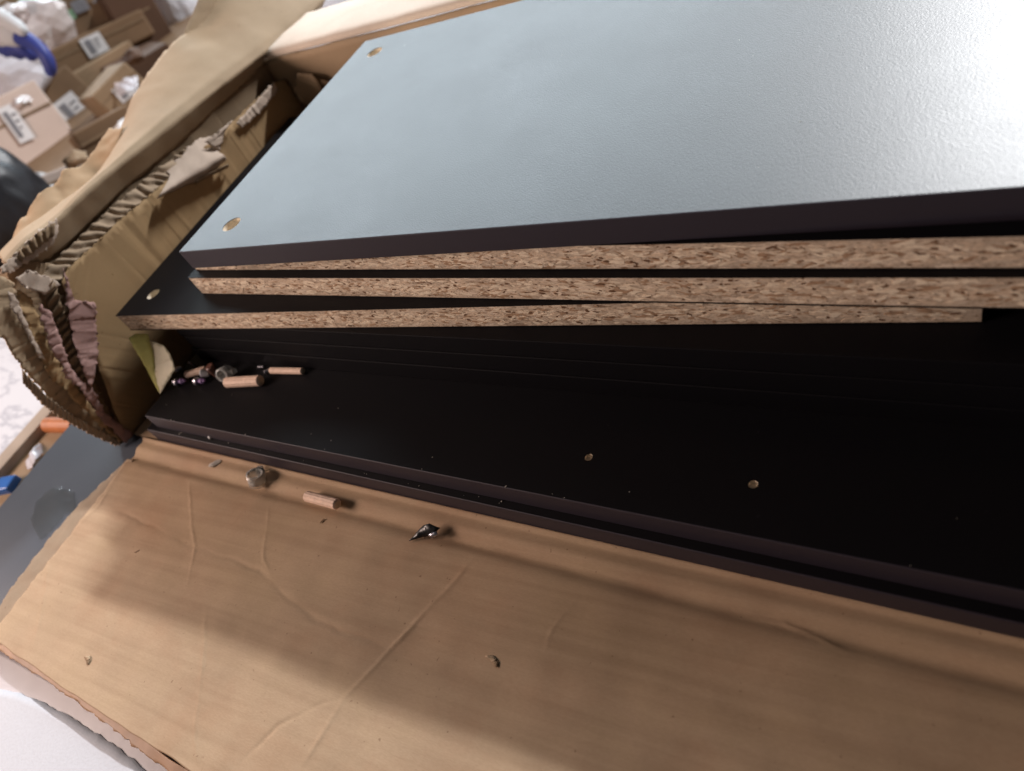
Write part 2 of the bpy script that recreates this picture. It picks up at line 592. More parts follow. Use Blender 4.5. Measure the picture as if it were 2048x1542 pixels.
def flakes(t, length, th, n, seed):
    """pressed wood flakes and pits on the raw front edge of a chipboard core"""
    rr = random.Random(seed)
    vs, fs, fm = [], [], []
    for k in range(n):
        m = rr.choices((0, 1, 2, 3), (.27, .40, .21, .12))[0]
        L = rr.uniform(.0012, .0062) if m < 3 else rr.uniform(.0008, .0028)
        H = rr.uniform(.0004, .0011) * (1.2 if m == 0 else 1)
        mid = th / 2 + rr.gauss(0, th * .22)
        z = min(th - .0016 - H, max(.0016 + H, mid))
        x = rr.uniform(L + .001, length - L - .001)
        a_ = rr.gauss(0, .22)
        y = -rr.uniform(.00002, .00022) + .0006
        seg = rr.choice((6, 7, 8))
        base = len(vs)
        for q in range(seg):
            w_ = 2 * math.pi * (q + rr.uniform(-.3, .3)) / seg
            dx_, dz_ = L * math.cos(w_) * rr.uniform(.65, 1), H * math.sin(w_) * rr.uniform(.6, 1.1)
            X_, Z_ = x + dx_ * math.cos(a_) - dz_ * math.sin(a_), z + dx_ * math.sin(a_) + dz_ * math.cos(a_)
            Z_ = min(th - .0007, max(.0007, Z_))
            vs.append((X_, y, Z_))
        for q in range(seg):
            vs.append((vs[base + q][0], .0008, vs[base + q][2]))
        fs.append(tuple(range(base, base + seg)))
        fm.append(m)
        for q in range(seg):
            q2 = (q + 1) % seg
            fs.append((base + q, base + seg + q, base + seg + q2, base + q2))
            fm.append(m)
    tag(link('wood_flakes', vs, fs, ['flake_pale', 'flake_tan', 'flake_brown', 'flake_dark'], t, False, fm), kind='stuff')


panel('furniture_board', 'topmost glossy black board with dark edge band and two cam holes', (-0.521, 0.279, 0.1305), (0.006, 0.284), 0.80, 0.2975, 0.0165,
      'black', 'band', 'band', [(0.0365, 0.0275, 0.0078), (0.0300, 0.268, 0.0078)], 0.0125, GB)
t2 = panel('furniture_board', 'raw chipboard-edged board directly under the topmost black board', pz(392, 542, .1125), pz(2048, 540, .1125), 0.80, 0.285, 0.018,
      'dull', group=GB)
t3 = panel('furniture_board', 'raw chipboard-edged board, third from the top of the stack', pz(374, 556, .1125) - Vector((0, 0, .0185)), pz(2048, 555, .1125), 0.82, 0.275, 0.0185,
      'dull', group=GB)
p4 = pz(230, 632, .094)
t4 = panel('furniture_board', 'lowest chipboard-edged board, sticking out at left with a hole in its corner', p4 - Vector((0, 0, .0185)), pz(1300, 605, .094), 0.0 - pz(230, 632, .094).x - .005, 0.30, 0.0185,
      'dull', 'chip', 'chip', [(0.029, 0.0265, 0.0065)], 0.012, GB)
flakes(t2, 0.62, 0.018, 1500, 1)
flakes(t3, 0.64, 0.0185, 1500, 2)
flakes(t4, 0.0 - p4.x - .007, 0.0185, 1500, 3)
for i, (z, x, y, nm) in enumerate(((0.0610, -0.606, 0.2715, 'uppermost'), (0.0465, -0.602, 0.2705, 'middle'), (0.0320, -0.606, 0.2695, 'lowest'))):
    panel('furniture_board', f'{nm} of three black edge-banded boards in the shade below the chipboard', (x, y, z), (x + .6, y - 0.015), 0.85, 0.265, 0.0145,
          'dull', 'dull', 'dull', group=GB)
a, b = (-0.622, 0.203), (0.015, 0.173)
dx, dy = (b[0] - a[0], b[1] - a[1])
ln = math.hypot(dx, dy)
ux, uy = dx / ln, dy / ln


def local(p):
    d = (p[0] - a[0], p[1] - a[1])
    return (d[0] * ux + d[1] * uy, -d[0] * uy + d[1] * ux)


hs = []
for (u, v) in ((1177, 914), (1506, 968)):
    q = local(pz(u, v, 0.032))
    hs.append((q[0], q[1], 0.0025))
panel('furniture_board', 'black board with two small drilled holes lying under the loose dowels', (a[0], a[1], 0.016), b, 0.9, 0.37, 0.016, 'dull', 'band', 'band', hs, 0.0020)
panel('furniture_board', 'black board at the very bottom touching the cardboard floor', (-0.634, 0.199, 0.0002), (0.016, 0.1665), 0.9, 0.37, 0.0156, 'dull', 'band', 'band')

# ------------------------------------------------------------------ the torn carton
carton = thing('cardboard_carton', (-0.3, 0.3, -0.004), 'long torn brown cardboard carton lying open around the black boards', 'carton')
INV = Matrix.Translation((0.3, -0.3, 0.004))


def C(o):
    o.matrix_parent_inverse = INV
    return o


# bottom and front flap: one dense sheet with creases, in carton coordinates (s along, w across)
BX = Vector((ux, uy, 0))
BY = Vector((-uy, ux, 0))
HINGE = Vector((-0.656, 0.1795, 0))


def seglen(p, a, b):
    ab = b - a
    t = max(0, min(1, (p - a).dot(ab) / ab.length_squared))
    return (p - (a + ab * t)).length


def crease_px(*pts):
    q = [pz(u, v, 0).to_2d() for u, v in pts]
    return q


CREASES = [  # polyline, height, width
    (crease_px((960, 1105), (880, 1190), (790, 1285), (690, 1395), (600, 1542)), 0.0011, 0.0026),
    (crease_px((378, 955), (380, 1010), (390, 1095), (375, 1185)), 0.0009, 0.0020),
    (crease_px((230, 1020), (300, 1050), (390, 1095), (520, 1140), (560, 1185), (640, 1245), (760, 1290), (800, 1300)), -0.0008, 0.0035),
    (crease_px((418, 1215), (410, 1330), (395, 1450), (398, 1542)), 0.0008, 0.0024),
    (crease_px((535, 1010), (530, 1120), (545, 1160)), 0.0006, 0.0018),
    (crease_px((690, 1395), (640, 1410), (560, 1450), (470, 1542)), -0.0008, 0.0026),
    (crease_px((250, 930), (200, 1010), (150, 1060)), 0.0010, 0.0030),
    (crease_px((1160, 1190), (1100, 1270), (1085, 1310)), 0.0006, 0.0020),
    (crease_px((1280, 1130), (1240, 1150)), 0.0005, 0.0016),
    (crease_px((1500, 1235), (1560, 1240), (1640, 1275), (1720, 1310)), 0.0012, 0.0024),
    (crease_px((1000, 1060), (1010, 1095)), 0.0006, 0.0015),
    (crease_px((100, 1120), (90, 1220), (75, 1300)), 0.0006, 0.004),
]


def flap_z(p, s, w):
    z = 0.0
    # scored hinge line
    z += -0.0034 * math.exp(-((w) / 0.0056) ** 2)
    z += 0.0010 * math.exp(-((w - 0.0075) / 0.0045) ** 2)
    # small lip against the board
    z += 0.0026 * math.exp(-((w - 0.0178) / 0.0015) ** 2)
    if w < 0:
        z += 0.0020 * bynoise((p.x, p.y, 0), 9, 2) * min(1, -w / .04)
        z += 0.0005 * bynoise((p.x, p.y, 0), 40, 4)
        z += 0.0035 * (-w / 0.17) ** 2 * math.sin(s * 7 + .6) 
    z += 0.00005 * bynoise((p.x * .3, p.y * 3, 0), 120, 6)
    wob = Vector((bynoise((p.x, p.y, 0), 55, 21), bynoise((p.x, p.y, 0), 55, 22))) * .0016 + Vector((bynoise((p.x, p.y, 0), 220, 23), bynoise((p.x, p.y, 0), 220, 24))) * .0005
    for poly, h, wd in CREASES:
        if not (min(q.x for q in poly) - .012 < p.x < max(q.x for q in poly) + .012):
            continue
        d = min(seglen(p + wob, q0, q1) for q0, q1 in zip(poly, poly[1:]))
        if d < wd * 4:
            taper = min(1, min((p - poly[0]).length, (p - poly[-1]).length) / .016)
            k = .55 + .6 * bynoise((p.x, p.y, 0), 45, 8)
            z += 1.15 * h * taper * k * (.55 * math.exp(-(d / (wd * .5)) ** 2) + .35 * math.exp(-d / (wd * 1.4)))
    return z


def outer_w(s):  # where the outer edge of the flap runs (measured from the hinge)
    return -0.1755 - 0.004 * math.sin(s * 5) - 0.0012 * bynoise((s, 0, 0), 40, 1)


NS, NW = 820, 210
vs, fs = [], []
SL = 0.95
for i in range(NS):
    s = SL * i / (NS - 1)
    wo = outer_w(s)
    for j in range(NW):
        w = 0.0205 + (wo - 0.0205) * j / (NW - 1)
        ss = s
        # torn left edge: flap edge runs slightly to the right towards the viewer
        left = 0.0 + (0.012 * (-w / 0.17) if w < 0 else 0) + 0.0022 * bynoise((0, w, 0), 70, 3) + 0.0012 * bynoise((0, w, 0), 260, 5)
        ss = left + s * (SL - left) / SL
        P = HINGE + BX * ss + BY * w
        z = flap_z(P.to_2d(), ss, w)
        vs.append(Vector((P.x, P.y, z - 0.0002)))
fs = [(i * NW + j, i * NW + j + 1, (i + 1) * NW + j + 1, (i + 1) * NW + j) for i in range(NS - 1) for j in range(NW - 1)]
fl = C(link('front_flap', vs, fs, ['kraft', 'rim'], carton, True))
solid(fl, 0.0036, -1, 1)
# floor of the carton (behind the lip, below the boards)
P0, P1_ = HINGE + BX * -0.022 + BY * 0.021, HINGE + BX * 0.95 + BY * 0.42
fl2 = C(link('carton_floor', [HINGE + BX * x + BY * y + Vector((0, 0, -0.0004 + k)) for k in (-0.0034, 0) for x, y in ((-0.022, 0.0212), (0.95, 0.0212), (0.95, 0.45), (-0.022, 0.45))],
             [(0, 3, 2, 1), (4, 5, 6, 7), (0, 1, 5, 4), (1, 2, 6, 5), (2, 3, 7, 6), (3, 0, 4, 7)], 'kraft', carton))

# second torn ply peeling away along the left edge of the flap
ws = [-.004, -.03, -.06, -.09, -.12, -.15, -.178]
C(sheet('torn_ply', [[HINGE + BX * (.006 + .012 * (-w / .17)) + BY * w + Vector((0, 0, -.0015)) for w in ws],
                     [HINGE + BX * (-.003 - .004 * math.sin(-w / .178 * 3.1)) + BY * w + Vector((0, 0, -.0018)) for w in ws],
                     [HINGE + BX * (-.004 - .019 * math.sin(-w / .178 * 3.0)) + BY * w + Vector((0, 0, -.0030)) for w in ws]],
        90, 12, 'rim', carton, 0.0008, 0.0012, 60, 4, (0, .003, 0, 0)))
C(sheet('lower_ply', [[pz(-10, 1280, -.0045), pz(90, 1335, -.0045), pz(220, 1425, -.0045), pz(330, 1510, -.0045), pz(460, 1590, -.0045)],
                      [pz(-25, 1288, -.0065), pz(72, 1348, -.007), pz(196, 1436, -.007), pz(305, 1520, -.007), pz(440, 1612, -.007)]],
        90, 7, 'browntape', carton, 0.0005, 0.0007, 45, 9, (0, .0025, 0, 0)))

# end wall: inner liner board
XE = -0.680
wall_top = [(123, 566), (136, 538), (188, 491), (238, 441), (304, 387), (350, 345), (400, 300), (433, 275), (475, 235), (548, 165)]
wall_low = [(254, 884), (300, 862)]
top = [px(u, v, XE) for u, v in wall_top] + [Vector((XE, 0.605, 0.118))]
bot = [Vector((XE, 0.195 + (0.605 - 0.195) * i / 10, -0.0005)) for i in range(11)]
frontedge = [px(u, v, XE) for u, v in ((254, 884), (222, 800), (190, 715), (158, 640), (123, 566))]
out = frontedge + top[1:] + [Vector((XE, 0.607, 0.0))]
w = C(ply('end_wall', out, ['kraft_in'], carton, 0.0012, 0.0012, 16, 3, 0.009, 0.0006))
# outer board of the end wall
xo = XE - 0.020
out2 = [px(u, v, xo) for u, v in ((238, 889), (170, 800), (110, 700), (60, 600), (28, 560), (110, 480), (215, 380), (315, 285), (485, 130), (545, 70))] + [Vector((xo, 0.62, -0.0005))]
C(ply('end_wall_outer_board', out2, ['kraft_dark'], carton, 0.003, 0.002, 20, 8, 0.008))  # shade under the bent flap put into the dark board colour
# exposed flutes between the two
C(flutes('exposed_flutes', [px(u, v, XE - .001) for u, v in ((121, 562), (136, 538), (188, 491), (238, 441), (304, 387), (400, 302))],
         [px(u, v, XE - .011) for u, v in ((72, 560), (98, 532), (156, 478), (218, 420), (280, 366), (372, 296))], 0.0112, 0.0015, carton, 'rim', 7, jit=.55))

# big outer flap of the carton end, bent outwards
R0 = [px(u, v, XE - .019) for u, v in ((28, 562), (70, 528), (137, 484), (239, 384), (342, 297), (450, 197), (506, 146), (590, 66), (640, 14))]
R1 = [px(u, v, XE - .010) for u, v in ((12, 530), (55, 485), (116, 438), (198, 363), (342, 250), (450, 165), (506, 122), (598, 50), (650, -5))]
R1b = [px(u, v, XE - .0145) for u, v in ((9, 524), (52, 478), (113, 432), (196, 355), (332, 238), (440, 152), (498, 108), (590, 38), (646, -12))]
R3 = [px(u, v, XE - .085) for u, v in ((2, 508), (48, 462), (108, 422), (204, 346), (268, 200), (340, 96), (408, 42), (480, -60), (620, -110))]
R2 = [p.lerp(q, .5) + Vector((0, 0, .002)) for p, q in zip(R1b, R3)]
C(sheet('end_flap', [R0, R1, R1b, R2, R3], 190, 40, ['kraft_lit', 'rim'], carton, 0.0026, 0.0010, 22, 11, (0.002, 0.003, 0.003, 0.005), True, 1, 0.0008, 0, True))
# second flap layer behind
C(sheet('end_flap_ply', [[px(u, v, XE - .060) for u, v in ((5, 520), (60, 470), (120, 425), (205, 360), (250, 260))],
                         [px(u, v, XE - .085) for u, v in ((22, 492), (42, 448), (62, 432), (84, 384), (112, 372), (128, 340), (165, 334), (196, 296), (222, 262))]],
        80, 12, 'kraft_backlit', carton, 0.0008, 0.003, 30, 5, (0, 0.002, 0, 0.003), True, None, 0.002))
C(sheet('end_flap_upper', [[px(u, v, XE - .085) for u, v in ((350, 110), (380, 40), (405, -20))],
                           [px(u, v, XE - .080) for u, v in ((420, 80), (470, 20), (520, -40))]],
        20, 8, 'kraft_lit', carton, 0.0010, 0.002, 40, 2))
# white torn patch with exposed medium at the flap's near end
C(ply('torn_patch', [px(u, v, XE - .008) for u, v in ((0, 535), (40, 500), (75, 462), (112, 436), (118, 462), (108, 490), (70, 515), (25, 545), (0, 548))],
      ['pale_ply'], carton, 0.0008, 0.0016, 90, 6, 0.003, 0.0015))
C(flutes('torn_medium', [px(u, v, XE - .006) for u, v in ((30, 512), (60, 482), (90, 456), (112, 444))],
         [px(u, v, XE - .005) for u, v in ((42, 522), (70, 502), (95, 482), (110, 468))], 0.007, 0.0016, carton, 'kraft_dark', 4, seed=8))

# torn front edge of the end: stacked plies
C(ply('pink_ply', [px(u, v, XE + .006) for u, v in ((127, 535), (148, 600), (190, 606), (193, 655), (198, 700), (188, 760), (182, 778), (166, 742), (150, 690), (134, 612))],
      ['pink_ply'], carton, 0.0004, 0.0016, 40, 2, 0.004, .0012))
C(ply('pink_ply', [px(u, v, XE + .003) for u, v in ((76, 608), (100, 622), (118, 672), (140, 735), (168, 765), (184, 775), (215, 828), (264, 868), (252, 886), (214, 850), (172, 795), (130, 750), (98, 690))],
      ['pink_ply'], carton, 0.0004, 0.0018, 50, 5, 0.004, .0014))
C(flutes('torn_medium', [px(u, v, XE + .002) for u, v in ((106, 560), (132, 630), (152, 695), (172, 762))],
         [px(u, v, XE - .004) for u, v in ((84, 588), (112, 650), (134, 715), (160, 772))], 0.0075, 0.0022, carton, 'kraft_dark', 5, seed=5))
C(ply('olive_ply', [px(u, v, XE - .002) for u, v in ((34, 580), (62, 596), (80, 640), (100, 700), (150, 765), (205, 835), (245, 884), (222, 872), (160, 812), (100, 752), (66, 690), (44, 620))],
      ['kraft_in'], carton, 0.0010, 0.002, 50, 7, 0.004, .0014))
C(ply('olive_ply', [px(u, v, XE - .006) for u, v in ((-20, 545), (20, 560), (50, 620), (80, 700), (140, 775), (210, 850), (242, 888), (215, 878), (150, 838), (92, 790), (46, 738), (-20, 640))],
      ['kraft_lit'], carton, 0.0016, 0.003, 40, 9, 0.004, .0012))
C(flutes('torn_medium', [px(u, v, XE - .004) for u, v in ((44, 738), (95, 792), (150, 832), (205, 862), (240, 884))],
         [px(u, v, XE - .008) for u, v in ((46, 766), (96, 818), (150, 852), (200, 878), (238, 893))], 0.0046, 0.0007, carton, 'rim', 5, jit=.9, seed=9))
C(ply('torn_backing', [px(u, v, XE - .012) for u, v in ((15, 545), (60, 520), (125, 530), (150, 640), (190, 760), (250, 880), (238, 888), (170, 840), (100, 770), (50, 690))],
      ['kraft_dark'], carton, 0.002, 0.002, 40, 12, 0.005))
C(ply('pale_ply', [px(u, v, XE + .001) for u, v in ((30, 556), (60, 540), (110, 560), (122, 570), (90, 590), (70, 582), (50, 575))], ['pale_ply'], carton, 0.0004, 0.001, 80, 4, 0.003))
C(ply('pale_ply', [px(u, v, XE - .001) for u, v in ((16, 582), (30, 590), (60, 660), (92, 720), (78, 716), (44, 650), (20, 612))], ['pale_ply'], carton, 0.0004, 0.001, 80, 14, 0.003))

# curled torn liner strips inside the end
C(sheet('curled_ply', [[px(u, v, XE + .004) for u, v in ((312, 396), (370, 372), (420, 345), (452, 322))],
                       [px(u, v, XE + .012) for u, v in ((318, 392), (365, 362), (410, 335), (448, 312))],
                       [px(u, v, XE + .002) for u, v in ((340, 352), (370, 325), (400, 305), (432, 300))],
                       [px(u, v, XE - .008) for u, v in ((330, 345), (362, 310), (395, 280), (425, 275))]],
        34, 12, 'pale_ply', carton, 0.0006, 0.001, 90, 3, (0.002, 0.003, 0, .002)))
C(sheet('curled_ply', [[px(u, v, XE + .003) for u, v in ((390, 368), (425, 350), (458, 335))],
                       [px(u, v, XE + .009) for u, v in ((392, 362), (425, 343), (456, 328))]],
        20, 5, 'rim', carton, 0.0006, 0.0008, 90, 6, (0.001, 0.001, 0, .001)))
C(ply('torn_ply', [px(u, v, XE + .004) for u, v in ((472, 246), (520, 194), (547, 163), (557, 180), (522, 224), (486, 256))], ['pale_ply'], carton, 0.0005, 0.0004, 60, 6, 0.004))
C(ply('torn_ply', [px(u, v, XE + .005) for u, v in ((410, 283), (465, 240), (450, 262), (440, 302), (432, 298))], ['pale_ply'], carton, 0.0006, 0.001, 60, 8, 0.004))

# back wall and its flap folded outwards
YB = 0.606
C(sheet('back_wall', [[Vector((x, YB + .004 * math.sin(x * 9), 0.0)) for x in (-.70, -.5, -.3, 0, .3)],
                      [Vector((x, YB + .004 * math.sin(x * 9), 0.075)) for x in (-.70, -.5, -.3, 0, .3)],
                      [Vector((x, YB, 0.142)) for x in (-.70, -.5, -.3, 0, .3)]], 60, 14, ['kraft_lit', 'rim'], carton, 0.003, 0.002, 14, 4))
C(sheet('back_flap', [[Vector((x, YB + .0, 0.143)) for x in (-.69, -.5, -.3, 0, .3)],
                      [Vector((x, YB + .006, 0.1485)) for x in (-.69, -.5, -.3, 0, .3)],
                      [Vector((x, YB + .05, 0.152)) for x in (-.68, -.5, -.3, 0, .3)],
                      [Vector((x, YB + .078, 0.150)) for x in (-.68, -.5, -.3, 0, .3)]], 110, 14, ['overlit_liner', 'rim'], carton, 0.0028, 0.0012, 30, 6, (0, .003, .003, 0), True, 1))
C(ply('corner_flap', [py(u, v, YB - .012) for u, v in ((588, 178), (596, 145), (625, 150), (650, 185), (640, 215), (600, 205))], ['kraft_lit'], carton, 0.001, 0.0015, 40, 3))
C(ply('corner_flap', [Vector((-.675, .60, .02)), Vector((-.60, .60, .02)), Vector((-.60, .598, .10)), Vector((-.64, .597, .118)), Vector((-.675, .60, .105))], ['kraft_dark'], carton, 0.002, 0.001, 40, 5))

# tears in the flap: raised lips and flat dark pieces painted as the holes
for (u, v, sd) in ((186, 1324, 1), (990, 1322, 2)):
    p = pz(u, v, 0)
    zz = flap_z(p.to_2d(), (p - HINGE).dot(BX), (p - HINGE).dot(BY))
    p.z = zz
    C(ply('tear_lip', [p + Vector(q) for q in ((-.007, .001, .0002), (-.002, .0025, .0003), (.0012, .0006, .0006), (-.001, -.0012, .0005))], ['kraft_lit'], carton, 0.0002, 0.00003, 90, sd, 0.002, .0004))
    C(ply('tear_hole_dark', [p + Vector(q) for q in ((-.001, -.0012, .0003), (.0022, .0005, .0003), (.003, -.003, .0003), (.0005, -.0026, .0003))], ['kraft_dark'], carton, 0.0002, 0.0001, 90, sd, 0.002, .0004))

# ------------------------------------------------------------------ yellow folded tape in the corner
tp = thing('folded_tape', (-0.645, 0.262, 0.034), 'folded yellow tape strip tucked in the corner beside the dowels', 'tape')
INV2 = Matrix.Translation((0.645, -0.262, -0.034))
for nm, pts, mm in (('yellow_fold', ((257, 676, -.640), (272, 667, -.637), (296, 668, -.630), (304, 700, -.626), (320, 788, -.626), (300, 752, -.634)), 'yellow'),
                    ('cream_fold', ((297, 680, -.632), (326, 690, -.613), (340, 708, -.606), (351, 738, -.602), (320, 788, -.622), (308, 740, -.628)), 'cream')):
    o = ply(nm, [px(u, v, x) for u, v, x in pts], [mm], tp, 0.0005, 0.0008, 60, 5, 0.005, .0003)
    o.matrix_parent_inverse = INV2


# ------------------------------------------------------------------ dowels and fittings
def put(o, u0, v0, u1, v1, z, r):
    """lay an x-axis thing between two pixels on a surface at height z"""
    A, B = pz(u0, v0, z + r), pz(u1, v1, z + r)
    o.location = (A + B) / 2
    d = B - A
    o.rotation_euler = (0, 0, math.atan2(d.y, d.x))
    return d.length


def dowel(px4, z, r, label, lift=0.0, tilt=0.0):
    A, B = pz(px4[0], px4[1], z + r), pz(px4[2], px4[3], z + r)
    o = cyl('wooden_dowel', (B - A).length, r, 'dowel', None, 24, 0.06, 0.0012, 'dowel_end')
    o.location = (A + B) / 2 + Vector((0, 0, lift))
    o.rotation_euler = (0, -tilt, math.atan2(B.y - A.y, B.x - A.x))
    tag(o, label, 'dowel', 'loose wooden dowels')
    return o


T = 0.032
dowel((452, 765, 522, 761), T, 0.0046, 'largest pale wooden dowel lying in front of the fittings')
dowel((540, 741, 607, 742), T, 0.0028, 'slim reddish wooden dowel lying farthest right among the fittings')
dowel((371, 750, 414, 738), T, 0.0033, 'short wooden dowel beside the yellow tape')
dowel((612, 992, 676, 1009), 0.0003, 0.0040, 'wooden dowel lying on the cardboard strip by the hinge')


def screw(u, v, label, ang):
    t = thing('cam_screw', pz(u, v, T + .0034), label, 'screw', ang, 'bright cam screws')
    h = cyl('head', 0.0032, 0.0034, 'steel', t, 16, 0, 0.0006)
    h.location.x = -0.004
    s = cyl('shank', 0.0085, 0.0017, 'purple_lit', t, 12, 0.15, 0.0004)
    s.location.x = 0.0015
    c = cyl('collar', 0.0016, 0.0026, 'purple_lit', t, 14, 0, 0.0003)
    c.location.x = 0.0025
    return t


screw(360, 763, 'small bright screw nearest the yellow tape', 0.25)
screw(400, 762, 'small bright screw beside the largest dowel', 0.15)


def peg(u, v, z, r, label, hgt=0.011):
    t = thing('shelf_peg', pz(u, v, z), label, 'peg')
    vs, fs = [], []
    seg = 22
    prof = [(r * .62, 0), (r, 0), (r, hgt), (r * .62, hgt), (r * .62, 0.002), (0.0001, 0.002)]
    for (rr, zz) in prof:
        for k in range(seg):
            a_ = 2 * math.pi * k / seg
            vs.append((rr * math.cos(a_), rr * math.sin(a_), zz))
    for i in range(len(prof) - 1):
        for k in range(seg):
            fs.append((i * seg + k, i * seg + (k + 1) % seg, (i + 1) * seg + (k + 1) % seg, (i + 1) * seg + k))
    link('cup', vs, fs, 'clear', t, True)
    tab = frombm('tab', boxbm(r * .9, r * 1.6, -r * .35, r * .35, 0.001, hgt * .8), 'clear', t)
    bevel(tab, 0.0006)
    return t


peg(516, 966, 0.0, 0.0072, 'clear plastic peg cup on the cardboard strip by the dowel', 0.010).rotation_euler = (0.35, 0.2, 2.0)
p = peg(466, 752, T, 0.0062, 'clear plastic peg cup behind the largest dowel', 0.0095)
p.rotation_euler = (1.1, 0, 0.3)
p.location.z += 0.006


def nugget(name, u, v, z, size, m, label, cat, rot=(0, 0, 0), seed=1, group=None):
    bm = bmesh.new()
    bmesh.ops.create_icosphere(bm, subdivisions=2, radius=1)
    for q in bm.verts:
        q.co *= 1 + .28 * bynoise(q.co, 1.3, seed)
        q.co = Vector((q.co.x * size[0], q.co.y * size[1], q.co.z * size[2]))
    o = frombm(name, bm, m, None, False)
    o.location = pz(u, v, z) + Vector((0, 0, size[2] * .8))
    o.rotation_euler = rot
    return tag(o, label, cat, group)


def capsule(u, v, label, r, h, m, rot, lift=0):
    o = cyl('plastic_plug', h, r, m, None, 18, 0, r * .25, None, r * .8)
    o.location = pz(u, v, T) + Vector((0, 0, r + lift))
    o.rotation_euler = rot
    return tag(o, label, 'plug')


capsule(436, 750, 'brown plastic plug standing among the dowels', 0.0042, 0.012, 'brown_plastic', (0, math.pi / 2, 0), 0.002)
capsule(416, 752, 'milky plastic plug beside the brown plug', 0.0038, 0.008, 'label', (0.2, 0.5, 0.4))
capsule(361, 741, 'tiny grey plug nearest the folded yellow tape', 0.0022, 0.006, 'steel', (0, 0.2, 0.9))
capsule(388, 733, 'tiny upright grey pin behind the short dowel', 0.0012, 0.007, 'steel', (0, 1.2, 0.4), .002)
capsule(524, 736, 'tiny grey pin left of the slim reddish dowel', 0.0014, 0.006, 'steel', (0, 0.1, 0.2))
capsule(538, 744, 'tiny steel pin touching the slim reddish dowel', 0.0016, 0.006, 'steel', (0, 0.1, 0.8))

nugget('paper_scrap', 432, 928, 0.0, (0.006, 0.0035, 0.0012), 'dust', 'pale paper scrap on the cardboard strip near the carton corner', 'scrap', (0, .2, .9), 4)
nugget('wood_crumb', 421, 876, 0.0165, (0.0017, 0.0014, 0.0014), 'label', 'white crumb lying on the edge of the bottom black board', 'crumb', (0, 0, 0), 2)
nugget('dark_fleck', 645, 1042, 0.0, (0.0022, 0.0007, 0.0004), 'kraft_dark', 'tiny dark fleck on the flap below the dowel', 'fleck', (0, 0, 1.2), 5)
nugget('dark_fleck', 275, 1103, 0.0, (0.0028, 0.0007, 0.0004), 'kraft_dark', 'tiny dark fleck on the flap near its torn left edge', 'fleck', (0, 0, .7), 6)
# black and silver shard
sh = thing('plastic_shard', pz(850, 1066, 0.0), 'pointed black shard with a silver bit on the cardboard hinge', 'shard')
b0 = pz(850, 1066, 0)
INV3 = Matrix.Translation(-b0)
q = [pz(818, 1082, .001), pz(848, 1050, .006), pz(858, 1048, .007), pz(880, 1056, .004), pz(868, 1070, .0015), pz(846, 1074, .001)]
o = ply('blade', q, ['blackchip'], sh, 0.0010, 0.0004, 120, 3, 0.004, .0004)
o.matrix_parent_inverse = INV3
o = ply('silver_bit', [pz(856, 1070, .004), pz(872, 1062, .005), pz(876, 1070, .003), pz(864, 1077, .002)], ['steel'], sh, 0.0008, 0.0003, 120, 5, 0.004, .0003)
o.matrix_parent_inverse = INV3

# dust and splinters on the boards
bm = bmesh.new()
for k in range(34):
    if k < 24:
        s, w_ = random.uniform(0, .62), random.choice((0.0004, -0.0012)) + random.uniform(-.0012, .0012)
        z = 0.0322 if w_ > 0 else 0.0163
        P = Vector((a[0], a[1], 0)) + BX * s + BY * (w_ if w_ > 0 else -0.0025 + random.uniform(-.001, .001))
    else:
        s, w_ = random.uniform(0, .62), random.uniform(0.002, .045)
        z = 0.0322
        P = Vector((a[0], a[1], 0)) + BX * s + BY * w_
    r = random.choice((.00012, .0002, .0002, .00035))
    m4 = Matrix.Translation((P.x, P.y, z)) @ Matrix.Rotation(random.uniform(0, 3), 4, 'Z') @ Matrix.Diagonal((r * random.uniform(1, 4), r, r * .7, 1))
    bmesh.ops.create_icosphere(bm, subdivisions=1, radius=1, matrix=m4)
for k in range(14):
    P = Vector((random.uniform(-.5, 0), random.uniform(.29, .56), 0.1472))
    r = random.choice((.0001, .00018))
    m4 = Matrix.Translation(P) @ Matrix.Rotation(random.uniform(0, 3), 4, 'Z') @ Matrix.Diagonal((r * random.uniform(1, 5), r, r * .7, 1))
    bmesh.ops.create_icosphere(bm, subdivisions=1, radius=1, matrix=m4)
tag(frombm('wood_dust', bm, 'dust'), 'pale wood dust scattered over the black boards', 'dust', None, 'stuff')

# ------------------------------------------------------------------ what lies beside the carton
t = thing('slate_board', (-0.795, 0.022, FLOOR + .0002), 'slate grey board lying under the torn carton end', 'board')
ZT = 0.0173
frombm('core', boxbm(0.0006, 1.3, 0.0006, 0.72, 0, ZT - 0.0006), 'chip', t)
frombm('top_laminate', boxbm(0, 1.3, 0, 0.72, ZT - 0.0006, ZT), 'slate', t)
bevel(frombm('end_edge_band', boxbm(-0.001, 0.0004, 0, 0.72, 0, ZT), 'slate', t), .0004)
ZS = FLOOR + 0.0002 + ZT
sm = sheet('clear_tape', [[pz(60, 1040, ZS + .0012), pz(75, 1000, ZS + .001), pz(110, 975, ZS + .0012), pz(148, 985, ZS + .001)],
                          [pz(72, 1065, ZS + .0012), pz(95, 1035, ZS + .002), pz(125, 1005, ZS + .0016), pz(152, 1010, ZS + .001)],
                          [pz(82, 1080, ZS + .001), pz(110, 1055, ZS + .001), pz(135, 1025, ZS + .001), pz(150, 1030, ZS + .001)]],
           24, 12, 'smear', None, 0, 0.0012, 110, 4, (.002, .002, .002, .002), True, None, .0006)
tag(sm, 'crumpled clear tape stuck on the slate grey board', 'tape')
